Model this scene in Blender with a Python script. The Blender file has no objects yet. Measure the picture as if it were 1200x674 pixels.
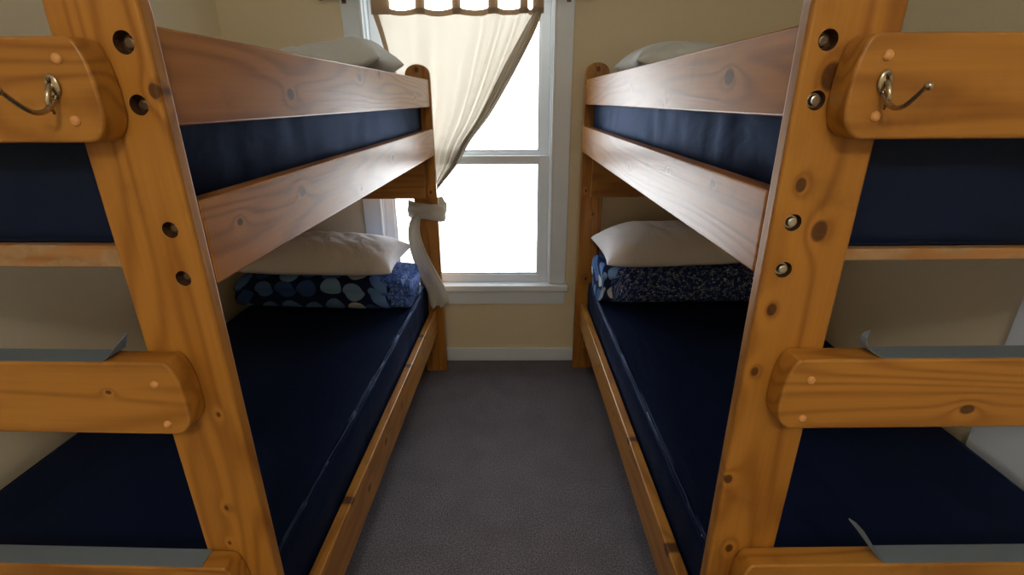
import bpy, bmesh, math, random
from mathutils import Vector, Matrix, noise

random.seed(7)
SC = bpy.context.scene
COL = SC.collection
PI = math.pi

# ------------------------------------------------------------------ helpers
def link(o, parent=None):
    COL.objects.link(o)
    if parent is not None:
        o.parent = parent
    return o

def empty(name, loc, rz=0.0, label=None, cat=None, group=None, kind=None):
    o = bpy.data.objects.new(name, None)
    o.empty_display_size = 0.1
    o.location = loc
    o.rotation_euler = (0, 0, rz)
    COL.objects.link(o)
    return tag(o, label, cat, group, kind)

def tag(o, label=None, cat=None, group=None, kind=None):
    if label: o['label'] = label
    if cat: o['category'] = cat
    if group: o['group'] = group
    if kind: o['kind'] = kind
    return o

def obj(name, bm, mat, parent=None, smooth=False, bevel=0.0, segs=2, subsurf=0):
    bmesh.ops.recalc_face_normals(bm, faces=bm.faces)
    me = bpy.data.meshes.new(name)
    bm.to_mesh(me)
    bm.free()
    if mat is not None:
        for m in (mat if isinstance(mat, (list, tuple)) else [mat]):
            me.materials.append(m)
    o = bpy.data.objects.new(name, me)
    link(o, parent)
    if smooth:
        for p in me.polygons: p.use_smooth = True
    if bevel > 0:
        b = o.modifiers.new('bevel', 'BEVEL')
        b.width = bevel; b.segments = segs; b.limit_method = 'ANGLE'; b.angle_limit = math.radians(40)
        b.harden_normals = False
        for p in me.polygons: p.use_smooth = True
        w = o.modifiers.new('wn', 'WEIGHTED_NORMAL'); w.keep_sharp = False; w.weight = 100
    if subsurf:
        s = o.modifiers.new('sub', 'SUBSURF'); s.levels = subsurf; s.render_levels = subsurf
    return o

def add_box(bm, x0, x1, y0, y1, z0, z1):
    x0, x1 = min(x0, x1), max(x0, x1)
    vs = [bm.verts.new(p) for p in ((x0,y0,z0),(x1,y0,z0),(x1,y1,z0),(x0,y1,z0),(x0,y0,z1),(x1,y0,z1),(x1,y1,z1),(x0,y1,z1))]
    for f in ((3,2,1,0),(4,5,6,7),(0,1,5,4),(1,2,6,5),(2,3,7,6),(3,0,4,7)):
        bm.faces.new([vs[i] for i in f])
    return bm

def box(*a):
    return add_box(bmesh.new(), *a)

def prism_xz(pts, y0, y1, bm=None):
    """polygon in the x,z plane extruded along y"""
    bm = bm or bmesh.new()
    a = [bm.verts.new((x, y0, z)) for x, z in pts]
    b = [bm.verts.new((x, y1, z)) for x, z in pts]
    bm.faces.new(a); bm.faces.new(b[::-1])
    n = len(pts)
    for i in range(n):
        bm.faces.new((a[i], b[i], b[(i+1) % n], a[(i+1) % n]))
    return bm

def tube(bm, pts, radii, n=12, flat=None, caps=True):
    """tube of circular (or flattened) section through pts"""
    pts = [Vector(p) for p in pts]
    rings = []
    prev = None
    for i, p in enumerate(pts):
        t = (pts[min(i+1, len(pts)-1)] - pts[max(i-1, 0)]).normalized()
        if prev is None:
            ref = Vector((0, 0, 1)) if abs(t.z) < .9 else Vector((1, 0, 0))
            u = t.cross(ref).normalized()
        else:
            u = (prev - t * prev.dot(t)).normalized()
        prev = u
        v = t.cross(u)
        r = radii[i] if isinstance(radii, (list, tuple)) else radii
        ru, rv = (r if isinstance(r, tuple) else (r, r))
        rings.append([bm.verts.new(p + u*ru*math.cos(2*PI*k/n) + v*rv*math.sin(2*PI*k/n)) for k in range(n)])
    for a, b in zip(rings, rings[1:]):
        for k in range(n):
            bm.faces.new((a[k], a[(k+1) % n], b[(k+1) % n], b[k]))
    if caps:
        bm.faces.new(rings[0][::-1]); bm.faces.new(rings[-1])
    return bm

def ball(bm, c, r, seg=14, sc=(1,1,1)):
    m = Matrix.Translation(c) @ Matrix.Diagonal((r*sc[0], r*sc[1], r*sc[2], 1))
    bmesh.ops.create_uvsphere(bm, u_segments=seg, v_segments=max(6, seg//2+1), radius=1, matrix=m)
    return bm

def cyl_y(bm, x, z, y0, y1, r, n=24, r2=None):
    r2 = r if r2 is None else r2
    a = [bm.verts.new((x + r*math.cos(2*PI*k/n), y0, z + r*math.sin(2*PI*k/n))) for k in range(n)]
    b = [bm.verts.new((x + r2*math.cos(2*PI*k/n), y1, z + r2*math.sin(2*PI*k/n))) for k in range(n)]
    bm.faces.new(a); bm.faces.new(b[::-1])
    for k in range(n):
        bm.faces.new((a[k], b[k], b[(k+1) % n], a[(k+1) % n]))
    return bm

# ------------------------------------------------------------------ materials
class NT:
    def __init__(s, name):
        s.m = bpy.data.materials.new(name)
        s.m.use_nodes = True
        s.t = s.m.node_tree
        s.t.nodes.clear()
        s.out = s.n('ShaderNodeOutputMaterial')
    def n(s, k, **kw):
        x = s.t.nodes.new(k)
        for a, v in kw.items(): setattr(x, a, v)
        return x
    def l(s, a, b): s.t.links.new(a, b)
    def math(s, op, a, b=None, clamp=False):
        x = s.n('ShaderNodeMath', operation=op); x.use_clamp = clamp
        for i, v in enumerate((a, b)):
            if v is None: continue
            if isinstance(v, (int, float)): x.inputs[i].default_value = v
            else: s.l(v, x.inputs[i])
        return x.outputs[0]
    def mix(s, fac, a, b, blend='MIX'):
        x = s.n('ShaderNodeMix', data_type='RGBA', blend_type=blend)
        for i, v in ((0, fac), (6, a), (7, b)):
            if isinstance(v, (int, float)): x.inputs[i].default_value = v
            elif isinstance(v, tuple): x.inputs[i].default_value = v + (1,) if len(v) == 3 else v
            else: s.l(v, x.inputs[i])
        return x.outputs[2]
    def mrange(s, v, a, b, c=0, d=1):
        x = s.n('ShaderNodeMapRange'); x.interpolation_type = 'SMOOTHSTEP'
        s.l(v, x.inputs[0])
        for i, q in zip((1, 2, 3, 4), (a, b, c, d)): x.inputs[i].default_value = q
        return x.outputs[0]
    def noise(s, vec, scale, detail=2, rough=.5, dist=0):
        x = s.n('ShaderNodeTexNoise'); s.l(vec, x.inputs['Vector'])
        x.inputs['Scale'].default_value = scale; x.inputs['Detail'].default_value = detail
        x.inputs['Roughness'].default_value = rough; x.inputs['Distortion'].default_value = dist
        return x.outputs[0]
    def mapping(s, vec, scale, loc=(0,0,0)):
        x = s.n('ShaderNodeMapping'); s.l(vec, x.inputs[0])
        x.inputs['Scale'].default_value = scale; x.inputs['Location'].default_value = loc
        return x.outputs[0]
    def bsdf(s, color, rough=.5, spec=.5, bump=None, bstr=.2, bdist=.01, **kw):
        b = s.n('ShaderNodeBsdfPrincipled')
        if isinstance(color, tuple): b.inputs['Base Color'].default_value = color + (1,)
        else: s.l(color, b.inputs['Base Color'])
        if isinstance(rough, (int, float)): b.inputs['Roughness'].default_value = rough
        else: s.l(rough, b.inputs['Roughness'])
        b.inputs['Specular IOR Level'].default_value = spec
        for k, v in kw.items(): b.inputs[k.replace('_', ' ')].default_value = v
        if bump is not None:
            q = s.n('ShaderNodeBump'); q.inputs['Strength'].default_value = bstr; q.inputs['Distance'].default_value = bdist
            s.l(bump, q.inputs['Height']); s.l(q.outputs[0], b.inputs['Normal'])
        s.l(b.outputs[0], s.out.inputs[0])
        return b
    def objc(s): return s.n('ShaderNodeTexCoord').outputs['Object']

AMBER = ((.50, .232, .040), (.245, .088, .010))
HONEY = ((.52, .225, .060), (.235, .082, .016))
wood_count = [0]
def wood(axis, thick, knots=(), tone=AMBER, rough=.36, worn=0.0, ring=11.0, coat=.12, spec=.4, edge=0.0):
    """varnished pine; axis = grain direction, thick = thin direction, knots = (x, y, z, radius)"""
    wood_count[0] += 1
    t = NT('varnished_pine_%d' % wood_count[0])
    P = t.objc()
    seed = (wood_count[0]*3.17 % 11, wood_count[0]*5.31 % 13, wood_count[0]*7.77 % 17)
    lo, ac = .75, 7.5
    sc = [ac]*3; sc['xyz'.index(axis)] = lo
    val = t.noise(t.mapping(P, tuple(sc), seed), 1.0, 1.5, .45)
    mask = [1, 1, 1]; mask['xyz'.index(thick)] = 0
    kn = None; halo = None
    for (x, y, z, r) in knots:
        el = list(mask); el['xyz'.index(axis)] = .72
        d = t.n('ShaderNodeVectorMath', operation='DISTANCE')
        mp = t.n('ShaderNodeVectorMath', operation='MULTIPLY')
        t.l(P, mp.inputs[0]); mp.inputs[1].default_value = el
        t.l(mp.outputs[0], d.inputs[0])
        d.inputs[1].default_value = (x*el[0], y*el[1], z*el[2])
        dd = t.math('DIVIDE', d.outputs['Value'], r)
        k = t.mrange(dd, .75, 1.15, 1, 0)
        h = t.math('DIVIDE', 1.0, t.math('ADD', 1.0, t.math('POWER', t.math('MULTIPLY', dd, .55), 2.6)))
        kn = k if kn is None else t.math('MAXIMUM', kn, k)
        halo = h if halo is None else t.math('ADD', halo, h)
    if halo is not None:
        val = t.math('ADD', val, t.math('MULTIPLY', halo, .085))
    s = t.math('SINE', t.math('MULTIPLY', val, 2*PI*ring))
    s = t.math('POWER', t.math('ADD', t.math('MULTIPLY', s, .5), .5), 2.2)
    fs = [170]*3; fs['xyz'.index(axis)] = 5
    fib = t.noise(t.mapping(P, tuple(fs), seed), 1.0, 2)
    tonal = t.noise(t.mapping(P, tuple(v*.55 for v in sc), seed[::-1]), 1.0, 3)
    f = t.math('ADD', t.math('MULTIPLY', s, .46), t.math('MULTIPLY', fib, .36))
    f = t.math('ADD', f, t.math('MULTIPLY', t.mrange(tonal, .3, .7), .26), clamp=True)
    c = t.mix(f, tone[0], tone[1])
    blot = t.noise(t.mapping(P, (9, 9, 9), seed), 1.0, 4, .6)
    c = t.mix(t.mrange(blot, .58, .78, 0, .35), c, tuple(v*.45 for v in tone[1]))
    if worn > 0:
        wn = t.noise(t.mapping(P, (60, 60, 60), seed), 1.0, 5, .7)
        wf = t.mrange(t.noise(t.mapping(P, (14, 14, 30), seed), 1.0, 3), .40, .54, 0, worn)
        c = t.mix(wf, c, t.mix(wn, (.23, .12, .05), (.55, .40, .25)))
    if kn is not None:
        core = t.mix(t.noise(t.mapping(P, (180, 180, 180)), 1.0, 2), (.020, .007, .003), (.11, .034, .010))
        c = t.mix(t.math('MULTIPLY', kn, .9), c, core)
    hgt = t.math('ADD', fib, t.math('MULTIPLY', s, .4))
    if edge > 0:
        bv = t.n('ShaderNodeBevel'); bv.samples = 4; bv.inputs[0].default_value = .0055
        ge = t.n('ShaderNodeNewGeometry')
        dp = t.n('ShaderNodeVectorMath', operation='DOT_PRODUCT')
        t.l(bv.outputs[0], dp.inputs[0]); t.l(ge.outputs['True Normal'], dp.inputs[1])
        ew = t.mrange(t.math('SUBTRACT', 1.0, dp.outputs['Value']), .03, .16)
        en = t.mrange(t.noise(t.mapping(P, (38, 38, 38), seed), 1.0, 4, .65), .42, .60)
        c = t.mix(t.math('MULTIPLY', t.math('MULTIPLY', ew, en), edge), c, (.62, .40, .22))
    t.bsdf(c, rough, spec, hgt, .14, .002, Coat_Weight=coat, Coat_Roughness=.25)
    return t.m

def plain(name, color, rough=.5, spec=.5, scale=0, amt=.15, bstr=.1, bdist=.003, **kw):
    t = NT(name)
    if scale:
        nz = t.noise(t.objc(), scale, 4)
        c = t.mix(nz, tuple(v*(1-amt) for v in color), tuple(min(1, v*(1+amt)) for v in color))
        t.bsdf(c, rough, spec, nz, bstr, bdist, **kw)
    else:
        t.bsdf(color, rough, spec, **kw)
    return t.m

M = {}
M['wall'] = plain('painted_wall', (.80, .71, .52), .72, .3, 60, .03, .08)
M['ceil'] = plain('ceiling_paint', (.84, .83, .80), .8, .2, 40, .03)
M['white'] = plain('white_gloss_paint', (.78, .88, 1.0), .38, .5, 25, .03, .03)
M['sash'] = plain('white_sash_paint', (.83, .91, 1.0), .35, .5, 25, .03, .03)
M['steel'] = plain('zinc_bolt', (.62, .60, .56), .34, .5, 300, .2, Metallic=1.0)
M['dullsteel'] = plain('tarnished_bolt', (.20, .15, .11), .5, .5, 300, .2, Metallic=1.0)
M['dark'] = plain('grimy_shaded_recess', (.075, .034, .013), .7, .3, 300, .3)  # bolt-hole grime, with the shade inside the hole mixed into the colour
M['bronze'] = plain('antique_brass', (.46, .40, .31), .25, .5, 200, .3, Metallic=1.0)
M['plug'] = plain('wooden_plug', (.66, .33, .12), .4, .5, 80, .12)
M['rod'] = plain('dark_rod_metal', (.16, .09, .06), .4, .5, 90, .15, Metallic=.6)

def tape_mat():
    t = NT('grip_tape')
    nz = t.noise(t.objc(), 900, 2)
    c = t.mix(nz, (.125, .165, .215), (.175, .225, .285))
    t.bsdf(c, .62, .4, nz, .3, .001)
    return t.m
M['tape'] = tape_mat()

def carpet_mat():
    t = NT('loop_carpet')
    P = t.objc()
    a = t.noise(P, 230, 3, .75)
    b = t.noise(P, 7, 4)
    g = t.noise(P, 130, 2)
    c = t.mix(t.mrange(a, .32, .68), (.036, .036, .046), (.34, .33, .39))
    c = t.mix(t.mrange(g, .4, .62, 0, .3), c, (.10, .098, .116))
    c = t.mix(t.mrange(b, .35, .7, 0, .25), c, (.095, .09, .097))
    t.bsdf(c, .95, .1, a, .9, .004)
    return t.m
M['carpet'] = carpet_mat()

def vinyl_mat():
    t = NT('navy_mattress_cover')
    P = t.objc()
    w = t.noise(t.mapping(P, (7, 2.2, 5)), 1.0, 4, .55, .8)
    f = t.noise(P, 700, 2)
    c = t.mix(w, (.0040, .0080, .028), (.0080, .0150, .048))
    h = t.math('ADD', w, t.math('MULTIPLY', f, .03))
    d = t.n('ShaderNodeBsdfDiffuse'); t.l(c, d.inputs[0])
    g = t.n('ShaderNodeBsdfGlossy'); g.inputs[0].default_value = (.48, .60, .88, 1); g.inputs['Roughness'].default_value = .42
    bp = t.n('ShaderNodeBump'); bp.inputs['Strength'].default_value = .35; bp.inputs['Distance'].default_value = .02
    t.l(h, bp.inputs['Height']); t.l(bp.outputs[0], d.inputs['Normal']); t.l(bp.outputs[0], g.inputs['Normal'])
    lw = t.n('ShaderNodeLayerWeight'); lw.inputs[0].default_value = .5; t.l(bp.outputs[0], lw.inputs['Normal'])
    fac = t.math('ADD', .022, t.math('MULTIPLY', t.math('POWER', lw.outputs['Facing'], 4.0), .15))
    mx = t.n('ShaderNodeMixShader'); t.l(fac, mx.inputs[0]); t.l(d.outputs[0], mx.inputs[1]); t.l(g.outputs[0], mx.inputs[2])
    t.l(mx.outputs[0], t.out.inputs[0])
    return t.m
M['navy'] = vinyl_mat()
M['piping'] = plain('navy_piping', (.014, .024, .070), .65, .12, 300, .2)

def pillow_mat(name, col):
    t = NT(name)
    P = t.objc()
    w = t.noise(t.mapping(P, (10, 5, 8)), 1.0, 4, .55, 1.2)
    f = t.noise(P, 600, 2)
    c = t.mix(w, tuple(v*.94 for v in col), col)
    t.bsdf(c, .85, .25, t.math('ADD', w, t.math('MULTIPLY', f, .04)), .45, .02, Sheen_Weight=.15)
    return t.m
M['pillow'] = pillow_mat('white_pillow_cotton', (.86, .86, .92))
M['pillow_grey'] = pillow_mat('pale_grey_pillow_cotton', (.72, .77, .79))

def curtain_mat(name, col, thru, trans=.10):
    t = NT(name)
    P = t.objc()
    weave = t.noise(t.mapping(P, (500, 500, 500)), 1.0, 2)
    c = t.mix(weave, tuple(v*.92 for v in col), col)
    d = t.n('ShaderNodeBsdfDiffuse'); t.l(c, d.inputs[0])
    tr = t.n('ShaderNodeBsdfTranslucent'); tr.inputs[0].default_value = thru + (1,)
    tp = t.n('ShaderNodeBsdfTransparent'); tp.inputs[0].default_value = (1, .97, .9, 1)
    m1 = t.n('ShaderNodeMixShader'); m1.inputs[0].default_value = .5
    t.l(d.outputs[0], m1.inputs[1]); t.l(tr.outputs[0], m1.inputs[2])
    m2 = t.n('ShaderNodeMixShader'); m2.inputs[0].default_value = trans
    t.l(m1.outputs[0], m2.inputs[1]); t.l(tp.outputs[0], m2.inputs[2])
    t.l(m2.outputs[0], t.out.inputs[0])
    return t.m
M['curtain'] = curtain_mat('cream_curtain_cotton', (.76, .70, .60), (.36, .325, .265), .02)
M['hem'] = curtain_mat('doubled_curtain_hem', (.64, .50, .38), (.27, .185, .11), 0)
M['tie'] = curtain_mat('twisted_curtain_cotton', (.86, .83, .77), (.40, .37, .31), 0)

def glass_mat():
    t = NT('window_glass')
    g = t.n('ShaderNodeBsdfGlossy'); g.inputs['Roughness'].default_value = .02
    tp = t.n('ShaderNodeBsdfTransparent'); tp.inputs[0].default_value = (.97, .98, .98, 1)
    fr = t.n('ShaderNodeFresnel'); fr.inputs[0].default_value = 1.45
    mx = t.n('ShaderNodeMixShader')
    t.l(t.math('MULTIPLY', fr.outputs[0], .8), mx.inputs[0]); t.l(tp.outputs[0], mx.inputs[1]); t.l(g.outputs[0], mx.inputs[2])
    t.l(mx.outputs[0], t.out.inputs[0])
    return t.m
M['glass'] = glass_mat()

def dots_mat():
    t = NT('spotted_duvet_cover')
    uv = t.n('ShaderNodeTexCoord').outputs['UV']
    v = t.n('ShaderNodeTexVoronoi'); v.inputs['Scale'].default_value = 9.6; v.inputs['Randomness'].default_value = .26
    wob = t.noise(uv, 5, 2)
    t.l(uv, v.inputs['Vector'])
    dot = t.mrange(v.outputs['Distance'], .455, .48, 1, 0)
    sep = t.n('ShaderNodeSeparateColor'); t.l(v.outputs['Color'], sep.inputs[0])
    r = t.n('ShaderNodeValToRGB'); r.color_ramp.interpolation = 'CONSTANT'
    cols = [(.0, (.035, .09, .30)), (.20, (.075, .18, .46)), (.44, (.20, .37, .66)), (.64, (.60, .64, .68)), (.84, (.11, .23, .52))]
    e = r.color_ramp.elements
    e[0].position = 0; e[0].color = cols[0][1] + (1,)
    e[1].position = cols[1][0]; e[1].color = cols[1][1] + (1,)
    for p, c in cols[2:]:
        x = e.new(p); x.color = c + (1,)
    t.l(sep.outputs[0], r.inputs[0])
    c = t.mix(dot, (.007, .015, .068), r.outputs[0])
    t.bsdf(c, .85, .2, t.noise(uv, 40, 3), .3, .004)
    return t.m
M['dots'] = dots_mat()

def speckle_mat(name, dark, thr=.60, light=(.52, .60, .68)):
    t = NT(name)
    uv = t.n('ShaderNodeTexCoord').outputs['UV']
    w = t.noise(uv, 62, 1.5, .5, 2.2)
    d = t.math('ABSOLUTE', t.math('SUBTRACT', w, .5))
    line = t.mrange(d, .012, .035, 1, 0)
    gate = t.mrange(t.noise(uv, 48, 2), thr-.08, thr-.02)
    bl = t.mrange(t.noise(t.mapping(uv, (1, 1, 1), (5, 3, 1)), 75, 1), .66, .70)
    f = t.math('MAXIMUM', t.math('MULTIPLY', line, gate), bl)
    base = t.mix(t.noise(uv, 20, 2), dark, tuple(v*2.6 for v in dark))
    c = t.mix(f, base, light)
    t.bsdf(c, .85, .2, t.noise(uv, 40, 3), .3, .004)
    return t.m
M['speckle'] = speckle_mat('scribbled_duvet_cover', (.008, .021, .090), .57, (.66, .74, .82))
M['bluespeckle'] = speckle_mat('blue_scribbled_duvet_cover', (.012, .04, .17), .52, (.34, .46, .66))

# ------------------------------------------------------------------ the room
WL, WR, YB, YF, ZC = -1.39, 1.325, 2.592, -2.30, 2.50
struct = dict(kind='structure')
def structure(name, bm, mat, parent=None, bevel=0):
    o = obj(name, bm, mat, parent, bevel=bevel)
    o['kind'] = 'structure'
    return o
structure('floor', box(WL-.12, WR+.12, YF-.12, YB+.14, -.1, 0), M['carpet'])
structure('ceiling', box(WL-.12, WR+.12, YF-.12, YB+.14, ZC, ZC+.1), M['ceil'])
structure('wall_left', box(WL-.12, WL, YF-.12, YB+.14, 0, ZC), M['wall'])
structure('wall_right', box(WR, WR+.12, YF-.12, YB+.14, 0, ZC), M['wall'])
structure('wall_front', box(WL, WR, YF-.12, YF, 0, ZC), M['wall'])
HX0, HX1, HZ0, HZ1 = -.715, .186, .47, 2.10
bm = bmesh.new()
for a in ((WL, HX0, YB, YB+.14, 0, ZC), (HX1, WR, YB, YB+.14, 0, ZC), (HX0, HX1, YB, YB+.14, 0, HZ0), (HX0, HX1, YB, YB+.14, HZ1, ZC)):
    add_box(bm, *a)
structure('wall_back', bm, M['wall'])
def base_profile(bm, pts, a, b):
    pass
structure('baseboard_back', box(WL, WR, YB-.014, YB, 0, .082), M['white'], bevel=.004)
structure('baseboard_left', box(WL, WL+.012, YF, YB-.014, 0, .082), M['white'], bevel=.004)
structure('baseboard_right', box(WR-.012, WR, YF, YB-.014, 0, .082), M['white'], bevel=.004)
structure('trim_1', box(WR-.020, WR, .80, 1.185, .082, 2.05), M['white'], bevel=.004)

# window: casing, stool, apron, jambs, two sashes with their panes
win = empty('window_1', (0, 0, 0)); win['kind'] = 'structure'
bm = bmesh.new()
y0 = YB - .022
add_box(bm, -.806, -.711, y0, YB, .492, 2.10)
add_box(bm, .183, .274, y0, YB, .492, 2.10)
add_box(bm, -.806, .274, y0, YB, 2.10, 2.20)
o = structure('casing', bm, M['white'], win, bevel=.004)
bm = bmesh.new()                                   # inner bead of the casing
add_box(bm, -.722, -.708, y0-.006, YB, .492, 2.10)
add_box(bm, .180, .194, y0-.006, YB, .492, 2.10)
structure('casing_bead', bm, M['sash'], win, bevel=.003)
structure('stool', box(-.823, .291, YB-.052, YB+.03, .452, .490), M['sash'], win, bevel=.008)
structure('apron', box(-.806, .274, YB-.018, YB, .366, .451), M['white'], win, bevel=.004)
bm = bmesh.new()
add_box(bm, -.714, -.700, YB, YB+.13, .49, 2.10)
add_box(bm, .171, .185, YB, YB+.13, .49, 2.10)
add_box(bm, -.714, .185, YB, YB+.13, 2.085, 2.10)
add_box(bm, -.714, .185, YB+.03, YB+.13, .472, .490)
structure('jamb', bm, M['sash'], win)
def sash(name, x0, x1, z0, z1, y0, y1, st, rb, rt):
    bm = bmesh.new()
    add_box(bm, x0, x0+st, y0, y1, z0, z1); add_box(bm, x1-st, x1, y0, y1, z0, z1)
    add_box(bm, x0+st, x1-st, y0, y1, z0, z0+rb); add_box(bm, x0+st, x1-st, y0, y1, z1-rt, z1)
    s = structure('sash', bm, M['sash'], win, bevel=.003)
    bm = bmesh.new()                               # glazing bead
    i0, i1, j0, j1, w = x0+st, x1-st, z0+rb, z1-rt, .010
    add_box(bm, i0, i0+w, y0+.008, y1-.006, j0, j1); add_box(bm, i1-w, i1, y0+.008, y1-.006, j0, j1)
    add_box(bm, i0+w, i1-w, y0+.008, y1-.006, j0, j0+w); add_box(bm, i0+w, i1-w, y0+.008, y1-.006, j1-w, j1)
    structure('glazing_bead', bm, M['sash'], s)
    structure('pane', box(i0+w, i1-w, (y0+y1)/2-.002, (y0+y1)/2+.002, j0+w, j1-w), M['glass'], s)
sash('lower', -.699, .170, .491, 1.180, YB+.012, YB+.046, .046, .042, .034)
sash('upper', -.699, .170, 1.136, 2.084, YB+.050, YB+.084, .046, .060, .045)
bm = bmesh.new()                                   # sash lift lock on the meeting rail
add_box(bm, -.33, -.27, YB+.002, YB+.012, 1.158, 1.172)
structure('sash_lock', bm, M['white'], win, bevel=.003)

# ------------------------------------------------------------------ bunk beds
def cut(o, cutter_bm):
    """boolean the cutter out of the (bevelled) board and keep the plain mesh"""
    me = bpy.data.meshes.new('cut'); bmesh.ops.recalc_face_normals(cutter_bm, faces=cutter_bm.faces)
    cutter_bm.to_mesh(me); cutter_bm.free()
    c = bpy.data.objects.new('cut', me); COL.objects.link(c)
    bpy.context.view_layer.update()
    c.matrix_world = o.matrix_world.copy()
    b = o.modifiers.new('bool', 'BOOLEAN'); b.operation = 'DIFFERENCE'; b.object = c; b.solver = 'EXACT'
    bpy.context.view_layer.update()
    dg = bpy.context.evaluated_depsgraph_get()
    new = bpy.data.meshes.new_from_object(o.evaluated_get(dg))
    o.modifiers.clear(); o.data = new
    bpy.data.objects.remove(c)

def rounded_bar(u_end, u_far, z0, z1, rx_t=.020, rz_t=.062, rx_b=.027, rz_b=.040):
    """front outline of an end rail: square far end, softly rounded aisle end (u = outward)"""
    P = []
    n = 10
    for side_far in (0, 1):
        e = u_end if side_far == 0 else u_far
        sg = 1 if side_far == 0 else -1
        a = [(e + sg*rx_b*(1-math.sin(i/n*PI/2)), z0 + rz_b*(1-math.cos(i/n*PI/2))) for i in range(n+1)]
        b = [(e + sg*rx_t*(1-math.cos(i/n*PI/2)), z1 - rz_t*(1-math.sin(i/n*PI/2))) for i in range(n+1)]
        seq = a + b                                 # bottom to top along that end
        P += seq if side_far == 0 else seq[::-1]
    return P

def bunk(side, p, label):
    s = p['s']
    B = p['B']; w = p['w']; t = p['t']
    yn = p['Yn'] - .6; yf = p['Yf'] - .6
    root = empty('bunk_bed', (p['X0'], .6, 0), math.atan(-p['a']), label, 'bunk bed', 'pine bunk beds along the walls')
    X = lambda u: s*u
    K = lambda lst: [(X(u), y, z, r) for (u, y, z, r) in lst]
    def board(name, u0, u1, y0, y1, z0, z1, mat, bev=.004, parent=root):
        return obj(name, box(X(u0), X(u1), y0, y1, z0, z1), mat, parent, bevel=bev)
    # posts
    def post(u0, u1, y, knots, holes=()):
        P = [(X(u0), 0), (X(u0), p['top']-.055)]
        n = 14; c = (u0+u1)/2; r = (u1-u0)/2
        for i in range(1, n):
            a = PI*i/n
            P.append((X(c - r*math.cos(a)), p['top']-.055 + .055*math.sin(a)**.8))
        P += [(X(u1), p['top']-.055), (X(u1), 0)]
        o = obj('post', prism_xz(P, y, y+t), wood('z', 'y', K(knots)), root, bevel=.0065, segs=3)
        if holes:
            c = bmesh.new()
            for (u, z, r, m) in holes:
                cyl_y(c, X(u), z, y-.01, y+(.011 if m == 'steel' else .018), r)
            cut(o, c)
            for f in o.data.polygons: f.use_smooth = True
            o.data.materials.clear(); o.data.materials.append(wood('z', 'y', K(knots), AMBER, .40, 0, 14, .04, .35, .45))
            wn = o.modifiers.new('wn', 'WEIGHTED_NORMAL'); wn.weight = 100
            for (u, z, r, m) in holes:
                d = .011 if m == 'steel' else .018
                b = bmesh.new()
                cyl_y(b, X(u), z, y+d-.0035, y+d-.0015, r*.72)                 # washer flange
                cyl_y(b, X(u), z, y+d-.0085, y+d-.0035, r*.50, 24, r*.60)      # bolt head
                cyl_y(b, X(u), z, y+d-.0092, y+d-.0085, r*.36, 24, r*.50)
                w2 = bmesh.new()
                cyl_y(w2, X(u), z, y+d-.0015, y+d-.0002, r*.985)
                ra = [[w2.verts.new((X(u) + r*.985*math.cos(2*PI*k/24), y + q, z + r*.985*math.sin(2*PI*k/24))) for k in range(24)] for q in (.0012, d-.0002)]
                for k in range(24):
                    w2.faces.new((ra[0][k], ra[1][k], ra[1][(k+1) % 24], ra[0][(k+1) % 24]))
                obj('recess_shade_cup', w2, M['dark'], o)  # disc and added lining that darken the hole, shade painted as colour
                obj('bolt', b, M[m], o)
        return o
    post(0, w, yn, p['post_knots'], p['holes'])
    post(B-w, B, yn, [(B-.04, yn, .9, .009)])
    post(0, w, yf, [(.05, yf, .55, .008), (.07, yf, .9, .007), (.03, yf, 1.02, .006), (.06, yf, 1.58, .009)])
    post(B-w, B, yf, [(B-.05, yf, .8, .009)])
    y0, y1 = yn+t, yf
    ug, ul = p['ug'], p['ul']
    bt = .032
    # aisle side
    board('guard_rail', ug, ug+bt, y0, y1, p['gz0'], p['gz1'], wood('y', 'x', K(p['guard_knots']), HONEY, .29, 0, 15, 0, .24))
    board('side_rail', 0, bt, y0, y1, p['mz0'], p['mz1'], wood('y', 'x', K(p['mid_knots']), HONEY, .31, .10, 15, 0, .24))
    board('side_rail', ul, ul+p['tl'], y0, y1, p['lz0'], p['lz1'], wood('y', 'x', K(p['low_knots']), AMBER, .36), .005)
    # wall side
    board('guard_rail', B-bt-ug, B-ug, y0, y1, p['gz0'], p['gz1'], wood('y', 'x', (), HONEY))
    board('side_rail', B-bt, B, y0, y1, p['mz0'], p['mz1'], wood('y', 'x', (), HONEY))
    board('side_rail', B-bt-.005, B-.005, y0, y1, p['lz0'], p['lz1'], wood('y', 'x', (), AMBER))
    # decks and ledgers under the mattresses
    board('bunk_deck', bt+.001, B-bt-.001, y0+.004, y1-.002, p['dz0'], p['dz1'], wood('x', 'y', (), ((.50, .26, .10), (.27, .12, .04)), .55, .8), .003)
    board('bunk_deck', ul+p['tl']+.001, B-bt-.006, y0+.004, y1-.002, .302, .328, wood('x', 'z', (), HONEY), .002)
    board('support_ledger', bt+.001, bt+.032, y0+.3, y1-.035, p['dz0']-.036, p['dz0']-.0005, wood('y', 'x', (), HONEY), .002)
    # end boards at the window end
    board('end_board', .05, B-.05, y1-.029, y1-.001, .992, 1.180, wood('x', 'y', K([(.4, y1, 1.08, .01)]), AMBER), .003)
    board('end_board', .05, B-.05, y1-.0285, y1-.0025, .14, .30, wood('x', 'y', (), AMBER), .003)
    # end rail and ladder rungs at the near end, pegged on the face of the posts
    yb0 = yn - p['tb']; yb1 = yn - .0003
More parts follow.
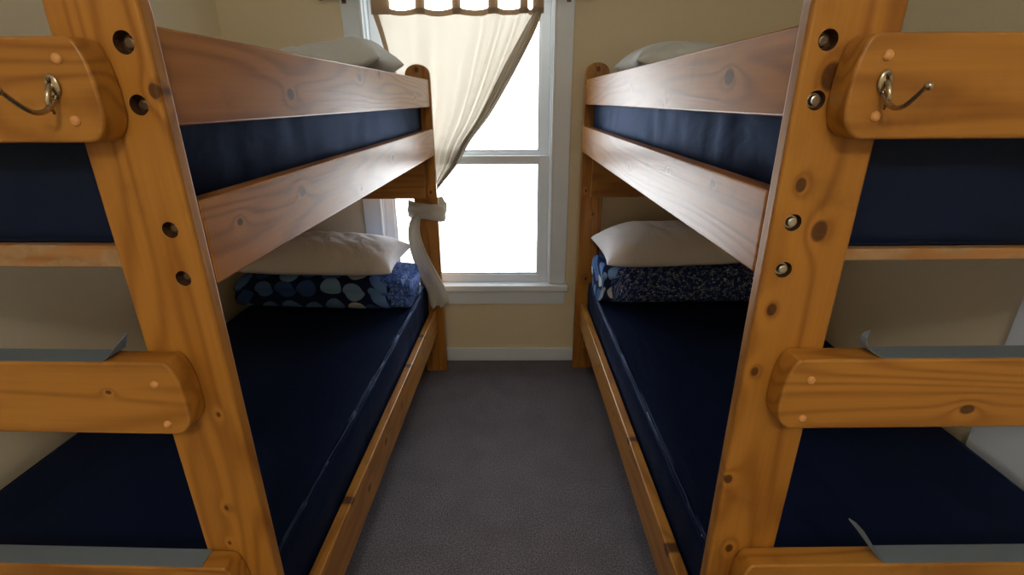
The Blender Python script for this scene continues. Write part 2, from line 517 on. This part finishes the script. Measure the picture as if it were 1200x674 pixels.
    def bar(name, z0, z1, knots, pegs, ue=p['ue']):
        o = obj(name, prism_xz([(X(u), z) for u, z in rounded_bar(ue, B-ue, z0, z1)], yb0, yb1), wood('x', 'y', K(knots), AMBER, .38, 0, 14, .06, .4, .8), root, bevel=.0045, segs=3)
        for (u, z) in pegs + [(B-u, z) for u, z in pegs]:
            b = bmesh.new(); ball(b, (X(u), yb0-.0005, z), .0062, 14, (1, .62, 1))
            obj('wooden_plug', b, M['plug'], o, smooth=True)
        return o
    er = bar('end_rail', p['e'][0], p['e'][1], p['e_knots'], p['e_pegs'])
    r1 = bar('ladder_rung', p['r1'][0], p['r1'][1], p['r1_knots'], p['r1_pegs'])
    r2 = bar('ladder_rung', p['r2'][0], p['r2'][1], p['r2_knots'], p['r1_pegs2'])
    r3 = bar('ladder_rung', p['r2'][0]-.40, p['r2'][1]-.40, [], [(u, z-.40) for u, z in p['r1_pegs2']])
    # coat hook on the end rail
    hu, hz = p['hook']
    b = bmesh.new()
    m = Matrix.Translation((X(hu), yb0-.002, hz)) @ Matrix.Diagonal((.0088, .0028, .0135, 1))
    bmesh.ops.create_uvsphere(b, u_segments=20, v_segments=10, radius=1, matrix=m)
    hk = obj('coat_hook', b, M['bronze'], er, smooth=True)
    hk['label'] = 'antique brass coat hook screwed to the end rail'
    b = bmesh.new()
    P = []
    for k in range(15):
        f = k/14
        y = yb0 - .003 - .064*f
        z = hz - .012 - .020*math.sin(PI*min(1, f*1.06))**.9*(1-.30*f) + .006*f*f
        P.append((X(hu), y, z))
    tube(b, P, [.0034 - .0011*(k/14) for k in range(15)], 12)
    ball(b, P[-1], .0046, 14)
    tube(b, [(X(hu), yb0-.002, hz+.006), (X(hu), yb0-.010, hz-.006), (X(hu), yb0-.014, hz-.016), (X(hu), yb0-.010, hz-.030)], [.0026, .0032, .0030, .0014], 12)
    obj('hook_arm', b, M['bronze'], hk, smooth=True)
    for q in (.0075,):
        b = bmesh.new(); ball(b, (X(hu), yb0-.0052, hz+q), .0026, 10, (1, .6, 1)); obj('screw', b, M['dullsteel'], hk, smooth=True)
    # anti-slip tape with its peeling tail
    def tape(par, z, u0, u1, path, wdt=(.0355, .0355)):
        """path: tail points (u, dy, z above) followed from u0 outward"""
        bm = bmesh.new()
        yc0, yc1 = yb0+.003, yb1-.001
        st = [(u1, 0, 0, 1, 0), (u0, 0, 0, 1, 0)] + path
        R = []
        for (u, dz, dy, wf, sk) in st:
            mid = (yc0+yc1)/2; h = (yc1-yc0)/2*wf
            R.append(((u, mid-h+dy, dz), (u+sk, mid+h+dy, dz)))
        th = .0007
        rows = []
        for (a, c) in R:
            rows.append([bm.verts.new((X(a[0]), a[1], z+.0004+a[2])), bm.verts.new((X(c[0]), c[1], z+.0004+c[2]))])
        fs = []
        for a, c in zip(rows, rows[1:]):
            fs.append(bm.faces.new((a[0], a[1], c[1], c[0])))
        o = obj('grip_tape', bm, M['tape'], par)
        sd = o.modifiers.new('thick', 'SOLIDIFY'); sd.thickness = th; sd.offset = 0
        o['label'] = 'grey anti-slip tape with a peeling end'
        return o
    tape(r1, p['r1'][1], p['tape1'][0], B-.06, p['tape1'][1])
    tape(r2, p['r2'][1], p['tape2'][0], B-.06, p['tape2'][1])
    return root

# tail entries: (u, height, dy, width factor, skew)
LEFT = dict(s=-1, ue=.045, X0=-.4387, a=.0236, Yn=.6471, t=.0272, Yf=2.4586, w=.117, B=.925, top=1.604,
    ug=.0064, gz0=1.4193, gz1=1.5376, mz0=1.1986, mz1=1.3214, ul=.0387, tl=.0305, lz0=.2392, lz1=.3855,
    dz0=1.222, dz1=1.256, tb=.040, e=(1.404, 1.5195), r1=(.981, 1.1035), r2=(.580, .7045),
    hook=(.0935, 1.467), e_knots=[(.40, .0, 1.47, .008)], e_pegs=[(.080, 1.496), (.080, 1.429)],
    r1_knots=[(.155, 0, 1.055, .0035)], r1_pegs=[(.082, 1.069), (.080, 1.001)],
    r2_knots=[], r1_pegs2=[(.082, .67), (.082, .61)],
    holes=[(.029, 1.516, .0135, 'dullsteel'), (.030, 1.446, .0125, 'dullsteel'), (.0315, 1.287, .0115, 'dullsteel'), (.0305, 1.217, .0115, 'dullsteel')],
    post_knots=[(.058, .05, .80, .004), (.070, .05, .72, .003), (.006, .05, 1.462, .007), (.03, .05, .99, .003)],
    guard_knots=[(0, .42, 1.462, .011), (0, .855, 1.508, .010), (0, 1.05, 1.528, .010), (0, 1.55, 1.46, .006)],
    mid_knots=[(0, .39, 1.279, .010), (0, .16, 1.272, .006), (0, 1.1, 1.27, .008), (0, .75, 1.225, .006)],
    low_knots=[(.05, 1.532, .38, .012), (.05, 1.248, .38, .012), (.04, .49, .386, .010), (.04, .82, .33, .012), (.04, 1.05, .32, .010), (.04, .62, .31, .011)],
    tape1=(.152, [(.146, .004, .002, 1, 0), (.138, .014, .004, .95, .004), (.130, .024, .006, .7, .006), (.126, .030, .008, .45, .008)]),
    tape2=(.105, [(.100, .0015, 0, 1, .002)]))
RIGHT = dict(s=1, ue=.040, X0=.350, a=-.0140, Yn=.6604, t=.0272, Yf=2.4856, w=.115, B=.968, top=1.608,
    ug=.0061, gz0=1.4264, gz1=1.5361, mz0=1.2098, mz1=1.3307, ul=.0266, tl=.0305, lz0=.2761, lz1=.4084,
    dz0=1.2255, dz1=1.244, tb=.040, e=(1.4025, 1.519), r1=(.982, 1.1005), r2=(.580, .700),
    hook=(.078, 1.467), e_knots=[(.45, 0, 1.45, .006)], e_pegs=[(.075, 1.495), (.077, 1.429)],
    r1_knots=[(.322, 0, 1.015, .0085)], r1_pegs=[(.077, 1.068), (.078, 1.002)],
    r2_knots=[], r1_pegs2=[(.078, .67), (.078, .61)],
    holes=[(.027, 1.515, .0125, 'dullsteel'), (.027, 1.447, .0120, 'steel'), (.029, 1.291, .0120, 'steel'), (.029, 1.223, .0120, 'steel')],
    post_knots=[(.029, .06, 1.342, .0075), (.067, .06, 1.279, .0115), (.023, .06, 1.162, .0075), (.016, .06, 1.059, .006), (.007, .06, .852, .007), (.032, .06, .696, .007), (.039, .06, 1.474, .013)],
    guard_knots=[(0, .284, 1.483, .014), (0, .974, 1.487, .006), (0, .61, 1.446, .007), (0, 1.6, 1.50, .006)],
    mid_knots=[(0, .27, 1.311, .006), (0, .53, 1.299, .006), (0, .9, 1.26, .007)],
    low_knots=[(.03, .731, .40, .012), (.04, .314, .40, .014), (.03, 1.27, .37, .009), (.03, .95, .35, .010), (.03, 1.5, .36, .008)],
    tape1=(.180, [(.172, .002, .0, .9, 0), (.164, .006, .0, .7, 0), (.158, .012, .0, .52, 0), (.1545, .019, .0, .4, 0), (.154, .026, .0, .3, 0), (.156, .032, .0, .2, 0), (.160, .036, .0, .06, 0)]),
    tape2=(.283, [(.270, .012, .002, 1, .01), (.252, .034, .003, .85, .012), (.232, .060, .004, .45, .008), (.217, .078, .004, .06, .002)]))

bunk('left', LEFT, 'pine bunk bed on the left, its far post wrapped with the knotted curtain')
bunk('right', RIGHT, 'pine bunk bed on the right, with shiny silver bolts in its front post')

# ------------------------------------------------------------------ bedding
def to_world(p, u, y, z=0.0):
    """bed local (u outward, y world at bed) -> world"""
    X = p['X0'] + p['a']*(y-.6) + p['s']*u
    return (X, y, z)

def mattress(p, u0, u1, y0, y1, z0, z1, label, amp=.004, seed=0, sag=0):
    s = p['s']
    root = empty('mattress', (p['X0'], .6, z0), math.atan(-p['a']), label, 'mattress', 'navy mattresses on the bunk beds')
    H = z1-z0; r = .016
    def grid(n, L):
        g = [0, .006/L, .02/L] + [.02/L + (1-.04/L)*k/n for k in range(1, n)] + [1-.02/L, 1-.006/L, 1]
        return g
    ga, gb, gc = grid(22, u1-u0), grid(56, y1-y0), grid(6, H)
    nu, ny, nz = len(ga)-1, len(gb)-1, len(gc)-1
    bm = bmesh.new()
    def pos(a, b, c):       # each in 0..1
        u = u0 + (u1-u0)*a; y = y0 + (y1-y0)*b; z = H*c
        # rounded edges: pull in near the top and bottom rims
        def inset(v, lo, hi):
            d = min(v-lo, hi-v); return d
        dz = min(z, H-z)
        if dz < r:
            k = r - math.sqrt(max(0, r*r-(r-dz)**2))
            if a == 0: u += k*.55
            if a == 1: u -= k*.55
            if b == 0: y += k*.55
            if b == 1: y -= k*.55
        n1 = noise.noise((u*3+seed, y*2.2, z*4+seed))
        n2 = noise.noise((u*11+seed, y*5, z*9))
        if c == 1: z += amp*(n1*1.2 + n2*.5) - amp*.9
        if a in (0, 1): u += (-1 if a == 1 else 1)*abs(amp*1.4*(n1+.6*noise.noise((y*16, z*7, seed))))
        if b in (0, 1): y += (-1 if b == 1 else 1)*abs(amp*1.2*(noise.noise((u*22, z*5, seed+4))))
        if sag: z -= sag*math.exp(-((b-.15)/.2)**2)*(1-a)*(c)
        return (s*u, y-.6, max(z, 0))
    cache = {}
    def V(i, j, k):
        key = (i, j, k)
        if key not in cache:
            cache[key] = bm.verts.new(pos(ga[i], gb[j], gc[k]))
        return cache[key]
    for i in range(nu):
        for j in range(ny):
            for k in (0, nz):
                bm.faces.new((V(i,j,k), V(i+1,j,k), V(i+1,j+1,k), V(i,j+1,k)))
    for j in range(ny):
        for k in range(nz):
            for i in (0, nu):
                bm.faces.new((V(i,j,k), V(i,j+1,k), V(i,j+1,k+1), V(i,j,k+1)))
    for i in range(nu):
        for k in range(nz):
            for j in (0, ny):
                bm.faces.new((V(i,j,k), V(i+1,j,k), V(i+1,j,k+1), V(i,j,k+1)))
    rim = [cache[(0, j, nz)].co.copy() for j in range(ny+1)]
    rim2 = [cache[(i, 0, nz)].co.copy() for i in range(nu+1)]
    o = obj('cover', bm, M['navy'], root, smooth=True)
    b = bmesh.new()
    tube(b, [v + Vector((0, 0, .0005)) for v in rim], .0028, 8)
    tube(b, [v + Vector((0, 0, .0005)) for v in rim2], .0028, 8)
    obj('piping', b, M['piping'], root, smooth=True)
    return root

for p, sd, who in ((LEFT, 1, 'left'), (RIGHT, 5, 'right')):
    B = p['B']
    mattress(p, p['ul']+p['tl']+.006, B-.042, p['Yn']+p['t']+.008, p['Yf']-.008, .329, .535,
             'navy lower mattress of the %s bunk bed, under its duvet and pillow' % who, .004, sd)
    mattress(p, .046, B-.046, p['Yn']+p['t']+.010, p['Yf']-.008, p['dz1']+.0015, 1.462,
             'navy upper mattress of the %s bunk bed, seen between its rails' % who, .006, sd+3, .01)

def pillow(loc, rz, w, d, h, label, mat, seed=0, tilt=(0, 0), crown=.5):
    """soft pillow: pinched corners, fuller middle, gathered creases"""
    n = 44
    bm = bmesh.new()
    top, bot = {}, {}
    for i in range(n+1):
        for j in range(n+1):
            a = -1 + 2*i/n; b = -1 + 2*j/n
            a = math.copysign(abs(a)**.85, a); b = math.copysign(abs(b)**.85, b)
            x = a*w/2*(1 - .055*(1-b*b)); y = b*d/2*(1 - .085*(1-a*a))
            e = max(0, (1-abs(a)**3.2)*(1-abs(b)**2.6))
            t = e**crown
            nz = noise.noise((a*1.6+seed, b*1.6, seed*1.7))*.22 + noise.noise((a*4+seed, b*3.2, seed))*.09
            ang = noise.noise((a*9+b*3+seed*2, b*2.5-a, seed*.7))
            cr = max(0, ang)*.10*(e**.6)
            zt = h*.74*t*(1+nz*.6) - h*cr
            zb = -h*.26*min(1, t*1.3)
            if i in (0, n) or j in (0, n):
                v = bm.verts.new((x, y, 0)); top[i, j] = bot[i, j] = v
            else:
                top[i, j] = bm.verts.new((x, y, zt)); bot[i, j] = bm.verts.new((x, y, zb))
    for i in range(n):
        for j in range(n):
            bm.faces.new((top[i,j], top[i+1,j], top[i+1,j+1], top[i,j+1]))
            q = (bot[i,j], bot[i,j+1], bot[i+1,j+1], bot[i+1,j])
            if len({id(v) for v in q}) == 4 and any(bot[k] is not top[k] for k in ((i,j),(i+1,j),(i+1,j+1),(i,j+1))):
                bm.faces.new(q)
    o = obj('pillow', bm, mat, None, smooth=True, subsurf=1)
    o.location = (loc[0], loc[1], loc[2] + h*.26)
    o.rotation_euler = (tilt[0], tilt[1], rz)
    return tag(o, label, 'pillow', 'pillows on the bunk beds')

def fold(parent, name, mat, L, D, H, x_off=0, seed=0, groove=(), bulge=.0, nx=64, npf=72, z_off=0, y_off=0, rough=.006):
    """a folded quilt: rounded block along x with the grooves between its layers, uv unrolled"""
    bm = bmesh.new()
    uvl = bm.loops.layers.uv.new('uv')
    rows = []
    for i in range(nx+1):
        f = -1 + 2*i/nx
        x = f*L/2
        e = (1-abs(f)**7)**(1/3.2) if abs(f) < 1 else 0
        e = max(e, .30)
        row = []
        arc = 0; last = None
        for k in range(npf+1):
            a = 2*PI*k/npf - PI*.75
            ca, sa = math.cos(a), math.sin(a)
            yy = math.copysign(abs(ca)**.42, ca)*D/2
            zz = math.copysign(abs(sa)**.48, sa)*H/2
            g = 0
            for gz in groove:
                g += .020*math.exp(-((zz - gz)/.010)**2)
            q = 1 - g/ (D/2) * (1 if abs(ca) > .25 else 0)
            yy *= q*(.85+.15*e)
            zz *= e if zz > 0 else 1
            nn = noise.noise((x*5+seed, yy*6, zz*7+seed))*rough*2.0 + noise.noise((x*16+seed, yy*12, zz*22))*rough*.7
            px = x + noise.noise((seed+3, yy*5, zz*14))*.014*abs(f)**3
            co = Vector((px, yy + math.copysign(1, ca)*nn*min(1, abs(ca)*2), (zz + nn*.7) if zz > -H*.45 else zz))
            if last is not None: arc += (co-last).length
            last = co
            row.append((bm.verts.new(co + Vector((0, 0, H/2))) if k < npf else None, arc, px))
        rows.append(row)
    for i in range(nx):
        for k in range(npf):
            k2 = (k+1) % npf
            vs = (rows[i][k][0], rows[i+1][k][0], rows[i+1][k2][0], rows[i][k2][0])
            fc = bm.faces.new(vs)
            uvs = ((rows[i][k][2], rows[i][k][1]), (rows[i+1][k][2], rows[i+1][k][1]), (rows[i+1][k+1][2], rows[i+1][k+1][1]), (rows[i][k+1][2], rows[i][k+1][1]))
            for lp, q in zip(fc.loops, uvs): lp[uvl].uv = (q[0]+seed*.37, q[1]+seed*.11)
    for i in (0, nx):
        fc = bm.faces.new([rows[i][k][0] for k in range(npf)])
        for lp in fc.loops: lp[uvl].uv = (lp.vert.co.y, lp.vert.co.z)
    o = obj(name, bm, mat, parent, smooth=True)
    o.location = (x_off, y_off, z_off)
    return o

# left lower bunk: spotted duvet folded under a white pillow
dl = empty('folded_duvet', (-.940, 2.255, .5365), -.06, 'folded navy duvet with large pale spots, on the left lower bunk', 'duvet', 'folded duvets on the lower bunks')
fold(dl, 'folded_body', M['dots'], .74, .34, .165, 0, 2, (.0,))
fold(dl, 'turned_edge', M['bluespeckle'], .135, .30, .160, .375, 5, (-.03, .03), nx=24)
fold(dl, 'turned_corner', M['bluespeckle'], .10, .20, .07, .415, 9, (), nx=20, z_off=.06, y_off=-.03)
# right lower bunk: scribble patterned duvet
dr = empty('folded_duvet', (.800, 2.300, .5365), .015, 'folded dark navy duvet with fine white scribbles, on the right lower bunk', 'duvet', 'folded duvets on the lower bunks')
fold(dr, 'folded_body', M['speckle'], .74, .33, .198, .02, 3, (.060,))
fold(dr, 'turned_edge', M['dots'], .10, .28, .180, -.355, 7, (-.03, .03), nx=24)

pillow((-.890, 2.235, .711), -.05, .72, .38, .150, 'white pillow on the spotted duvet of the left lower bunk', M['pillow'], 3, (.04, 0))
pillow((.735, 2.265, .742), .04, .70, .40, .165, 'white pillow on the scribbled duvet of the right lower bunk', M['pillow'], 8, (.04, -.02))
pillow((-.775, 2.18, 1.500), .0, .58, .44, .165, 'grey-white pillow peeking over the guard rail of the left upper bunk', M['pillow_grey'], 13, (0, -.19))
pillow((.772, 2.19, 1.500), .0, .68, .44, .150, 'grey-white pillow peeking over the guard rail of the right upper bunk', M['pillow_grey'], 17, (0, .13))

# ------------------------------------------------------------------ curtain and rod
RZ, RY = 1.893, 2.535
rod = empty('curtain_rod', (-.30, RY, RZ), 0, 'dark curtain rod above the window, its left finial over the wall', 'curtain rod')
b = bmesh.new(); tube(b, [(-.57, 0, 0), (.62, 0, 0)], .008, 16); obj('rod', b, M['rod'], rod, smooth=True)
for x in (-.58, .63):
    b = bmesh.new(); ball(b, (x, 0, 0), .021, 18); obj('finial', b, M['rod'], rod, smooth=True)
for x in (-.485, .545):
    b = bmesh.new()
    tube(b, [(x, YB-.023-RY, -.005), (x, .004, -.012), (x, -.012, -.011), (x, -.014, .0)], .006, 10)
    add_box(b, x-.010, x+.010, YB-.026-RY, YB-.0225-RY, -.028, .03)
    obj('bracket', b, M['rod'], rod)

cur = empty('curtain', (-.26, RY, 0), 0, 'cream tab-top curtain swept aside and knotted round the left bed post', 'curtain')
OX, OY = -.26, RY
redge = [(.128, 1.838), (.094, 1.749), (.035, 1.640), (-.027, 1.534), (-.126, 1.379), (-.226, 1.256), (-.296, 1.144), (-.393, 1.030), (-.420, .985), (-.43, .94)]
ledge = [(-.655, 1.838), (-.632, 1.749), (-.608, 1.640), (-.575, 1.534), (-.545, 1.379), (-.525, 1.256), (-.505, 1.144), (-.490, 1.040), (-.485, .985), (-.48, .94)]
def poly(pts, v):
    f = v*(len(pts)-1); i = min(int(f), len(pts)-2); f -= i
    def cr(k):
        p0 = pts[max(i-1, 0)][k]; p1 = pts[i][k]; p2 = pts[i+1][k]; p3 = pts[min(i+2, len(pts)-1)][k]
        return .5*((2*p1) + (-p0+p2)*f + (2*p0-5*p1+4*p2-p3)*f*f + (-p0+3*p1-3*p2+p3)*f**3)
    return cr(0), cr(1)
TABS = [(-.655, -.569), (-.453, -.410), (-.286, -.247), (-.124, -.077), (.020, .058), (.078, .130)]
def top_sag(x):
    for a, c in zip(TABS, TABS[1:]):
        if a[1] < x < c[0]:
            f = (x-a[1])/(c[0]-a[1]); return .010*math.sin(PI*f)**.7
    return 0
NU, NV = 220, 70
def curtain_point(u, v):
    xl, zl = poly(ledge, v); xr, zr = poly(redge, v)
    g = u
    x = xl + (xr-xl)*g
    z = zl + (zr-zl)*g
    # cloth hangs lower between the two gathered edges
    z -= .05*math.sin(PI*v)*math.sin(PI*u)*(1-v)
    if v < .12: z -= top_sag(x)*(1-v/.12)
    amp = .006 + .027*math.sin(PI*min(1, v*1.1))**.8
    ph = 2*PI*(3.2*u + 4.5*max(0, u-.62)**1.3*2.2)
    y = amp*(.75*math.sin(ph + .9*math.sin(3*v)) + .25*math.sin(ph*1.9 + 1.3 + 2*v)) + .010*noise.noise((u*6, v*2.5, 3))
    y += -.006 + .022*v
    y = max(min(y, .030), -.034) if v < .75 else max(min(y, .05), -.028 + .03*(v-.75)*4)
    return Vector((x-OX, y, z))
bm = bmesh.new()
G = [[bm.verts.new(curtain_point(i/NU, j/NV)) for j in range(NV+1)] for i in range(NU+1)]
for i in range(NU):
    for j in range(NV):
        bm.faces.new((G[i][j], G[i+1][j], G[i+1][j+1], G[i][j+1]))
obj('panel', bm, M['curtain'], cur, smooth=True)
# doubled hems along the top and both edges
bm = bmesh.new()
r = []
for i in range(NU+1):
    a = curtain_point(i/NU, 0); c = curtain_point(i/NU, .035)
    r.append((bm.verts.new(a + Vector((0, -.002, .001))), bm.verts.new(c + Vector((0, -.002, 0)))))
for a, c in zip(r, r[1:]): bm.faces.new((a[0], c[0], c[1], a[1]))
for (e0, e1) in ((0, .030), (.972, 1.0)):
    r = []
    for j in range(NV-8):
        a = curtain_point(e0, j/NV); c = curtain_point(e1, j/NV)
        r.append((bm.verts.new(a + Vector((0, -.002, 0))), bm.verts.new(c + Vector((0, -.002, 0)))))
    for a, c in zip(r, r[1:]): bm.faces.new((a[0], c[0], c[1], a[1]))
obj('hem', bm, M['hem'], cur, smooth=True)
# the gathered edge is folded back on itself, so the cloth is double there
bm = bmesh.new()
n = 26
r = []
for j in range(2, NV-6):
    v = j/NV
    e0 = .955 - .13*min(1, v*1.7) - .012*math.sin(v*9)
    r.append([bm.verts.new(curtain_point(e0 + (.985-e0)*k/n, v) + Vector((0, -.0045 - .004*math.sin(PI*k/n) - .003*math.sin(k*.8 + v*5), 0))) for k in range(n+1)])
for a, c in zip(r, r[1:]):
    for k in range(n): bm.faces.new((a[k], a[k+1], c[k+1], c[k]))
obj('folded_edge', bm, M['curtain'], cur, smooth=True)
for (x0, x1) in TABS:
    bm = bmesh.new()
    prof = [(-.008, 1.815), (-.0100, 1.86), (-.0115, 1.893)]
    prof += [(-.0115*math.cos(PI*k/8), 1.893 + .0115*math.sin(PI*k/8)) for k in range(1, 9)]
    prof += [(.010, 1.86), (-.001, 1.815)]
    rows = []
    for (y, z) in prof:
        row = []
        for k in range(7):
            f = k/6
            pinch = 1 - .10*max(0, (z-1.83)/.07)
            x = (x0+x1)/2 + (f-.5)*(x1-x0)*pinch
            row.append(bm.verts.new((x-OX, y + .0015*math.sin(f*PI*3+x0*9), z)))
        rows.append(row)
    for a, c in zip(rows, rows[1:]):
        for k in range(6): bm.faces.new((a[k], a[k+1], c[k+1], c[k]))
    obj('tab', bm, M['hem'], cur, smooth=True)

# the knot round the far left post, and the tail that hangs from it
pl = LEFT
ca = math.cos(math.atan(pl['a']))
pxr = pl['X0'] + pl['a']*(pl['Yf']-.6)              # aisle edge of the far post
pxl = pxr - pl['w']; py0, py1 = pl['Yf']-.002, pl['Yf']+pl['t']+.004
bm = bmesh.new()
N1, N2 = 96, 48
rings = []
hx, hy = (pxr-pxl)/2 + .007, (py1-py0)/2 + .010
cx, cy = (pxr+pxl)/2, (py0+py1)/2
for i in range(N1):
    a = 2*PI*i/N1
    c, s_ = math.cos(a), math.sin(a)
    bx = cx + math.copysign(abs(c)**.68, c)*hx
    by = cy + math.copysign(abs(s_)**.68, s_)*hy
    zc = .930 - .016*c*(1 if s_ < 0 else -1) + .006*noise.noise((c*2, s_*2, 4))
    n = Vector((c*.8, s_, 0)).normalized()
    hgt = .041 + .007*noise.noise((c*1.2, s_*1.2, 1.0)) + .006*c
    rad = .016 + .004*noise.noise((c*1.5, s_*1.5, 7.0)) + .003*max(0, c)
    ring = []
    for k in range(N2):
        q = 2*PI*k/N2
        fo = .0036*math.sin(q*4 + a*1.0 + 1.2*math.sin(a*2)) + .0014*math.sin(q*7 - a*2) + .002*noise.noise((c*2, s_*2 + q, 2))
        ring.append(bm.verts.new(Vector((bx-OX, by-OY, zc)) + n*(rad*.85 + (rad+fo)*math.cos(q)) + Vector((0, 0, 1))*(hgt+fo)*math.sin(q)*(1-.25*max(0, math.cos(q))**2)))
    rings.append(ring)
for i in range(N1):
    A, C_ = rings[i], rings[(i+1) % N1]
    for k in range(N2):
        bm.faces.new((A[k], A[(k+1) % N2], C_[(k+1) % N2], C_[k]))
obj('knot', bm, M['tie'], cur, smooth=True)
bm = bmesh.new()
path = [(-.470, 2.440, .930, .030), (-.502, 2.425, .895, .030), (-.516, 2.424, .840, .030), (-.514, 2.424, .780, .033), (-.500, 2.424, .715, .038), (-.476, 2.422, .645, .042),
        (-.450, 2.420, .585, .044), (-.426, 2.416, .530, .047), (-.412, 2.410, .480, .051), (-.406, 2.408, .445, .051), (-.404, 2.408, .432, .047)]
N2 = 40
rings = []
steps = 44
for i in range(steps+1):
    f = i/steps*(len(path)-1); j = min(int(f), len(path)-2); f -= j
    def cr(k):
        p0 = path[max(j-1, 0)][k]; p1 = path[j][k]; p2 = path[j+1][k]; p3 = path[min(j+2, len(path)-1)][k]
        return .5*((2*p1) + (-p0+p2)*f + (2*p0-5*p1+4*p2-p3)*f*f + (-p0+3*p1-3*p2+p3)*f**3)
    x, y, z, wd = cr(0), cr(1), cr(2), cr(3)
    ring = []
    for k in range(N2):
        q = 2*PI*k/N2
        fo = .34*math.sin(5*q + i*.05 + .9*math.sin(i*.12)) + .20*math.sin(3*q + 1.2 + i*.08) + .22*noise.noise((math.cos(q)*2, math.sin(q)*2, i*.11))
        ring.append(bm.verts.new((x - OX + wd*math.cos(q)*(1+.05*fo), y - OY + (.017 + .3*wd*.1)*math.sin(q)*(1+1.3*fo) , z + .012*math.cos(q) + (.008*math.sin(6*q) if i == steps else 0))))
    rings.append(ring)
for A, C_ in zip(rings, rings[1:]):
    for k in range(N2):
        bm.faces.new((A[k], A[(k+1) % N2], C_[(k+1) % N2], C_[k]))
bm.faces.new(rings[0]); bm.faces.new(rings[-1])
obj('tail', bm, M['tie'], cur, smooth=True)

# ------------------------------------------------------------------ light
LAMP = (0.0, -1.12, 2.36)
lamp = empty('ceiling_light', (LAMP[0], LAMP[1], ZC), 0, 'round glass ceiling lamp lighting the bunk room', 'ceiling lamp')
b = bmesh.new()
prof = [(.0, -.001), (.10, -.001), (.105, -.012), (.095, -.030), (.0, -.030)]
def lathe(bm, prof, n=36):
    rr = [[bm.verts.new((max(r, 1e-4)*math.cos(2*PI*k/n), max(r, 1e-4)*math.sin(2*PI*k/n), z)) for k in range(n)] for r, z in prof]
    for a, c in zip(rr, rr[1:]):
        for k in range(n): bm.faces.new((a[k], a[(k+1) % n], c[(k+1) % n], c[k]))
lathe(b, prof); bmesh.ops.remove_doubles(b, verts=b.verts, dist=5e-4)
obj('lamp_base', b, M['white'], lamp, smooth=True)
t = NT('lit_lamp_glass')
em = t.n('ShaderNodeEmission'); em.inputs[0].default_value = (1.0, .90, .75, 1); em.inputs[1].default_value = 83
t.l(em.outputs[0], t.out.inputs[0])
b = bmesh.new()
lathe(b, [(0, -.20)] + [(.115*math.sin(PI*k/12*.9), -.115 - .085*math.cos(PI*k/12*.9)) for k in range(1, 12)] + [(.05, -.031)])
bmesh.ops.remove_doubles(b, verts=b.verts, dist=5e-4)
obj('lamp_globe', b, t.m, lamp, smooth=True)

W = bpy.data.worlds.new('overcast_sky'); SC.world = W; W.use_nodes = True
bg = W.node_tree.nodes['Background']
bg.inputs[0].default_value = (.95, .975, 1.0, 1); bg.inputs[1].default_value = 8.5
pt = bpy.data.lights.new('window_portal', 'AREA'); pt.shape = 'RECTANGLE'; pt.size = .86; pt.size_y = 1.60
pt.cycles.is_portal = True
po = bpy.data.objects.new('window_portal', pt); COL.objects.link(po)
po.location = (-.265, YB+.125, 1.285); po.rotation_euler = (-PI/2, 0, 0)

# ------------------------------------------------------------------ camera
f_px, pit, yaw, rol = 576.8923, math.radians(20.901), math.radians(.5), math.radians(.3169)
cd = bpy.data.cameras.new('camera'); cam = bpy.data.objects.new('camera', cd); COL.objects.link(cam)
cd.sensor_width = 36; cd.lens = f_px*36/1200; cd.clip_start = .02
Xc = Vector((math.cos(yaw), math.sin(yaw), 0)); Yc = Vector((-math.sin(yaw), math.cos(yaw), 0)); Zc = Vector((0, 0, 1))
F = Yc*math.cos(pit) - Zc*math.sin(pit); U0 = Yc*math.sin(pit) + Zc*math.cos(pit)
R = Xc*math.cos(rol) - U0*math.sin(rol); U = Xc*math.sin(rol) + U0*math.cos(rol)
mw = Matrix((R, U, -F)).transposed().to_4x4(); mw.translation = (0, 0, 1.45)
cam.matrix_world = mw
SC.camera = cam

vs = SC.view_settings
vs.view_transform = 'Standard'; vs.look = 'None'; vs.gamma = 1; vs.use_curve_mapping = False
vs.exposure = 0.0
SC.cycles.max_bounces = 10; SC.cycles.diffuse_bounces = 6; SC.cycles.transparent_max_bounces = 12
SC.cycles.sample_clamp_indirect = 6
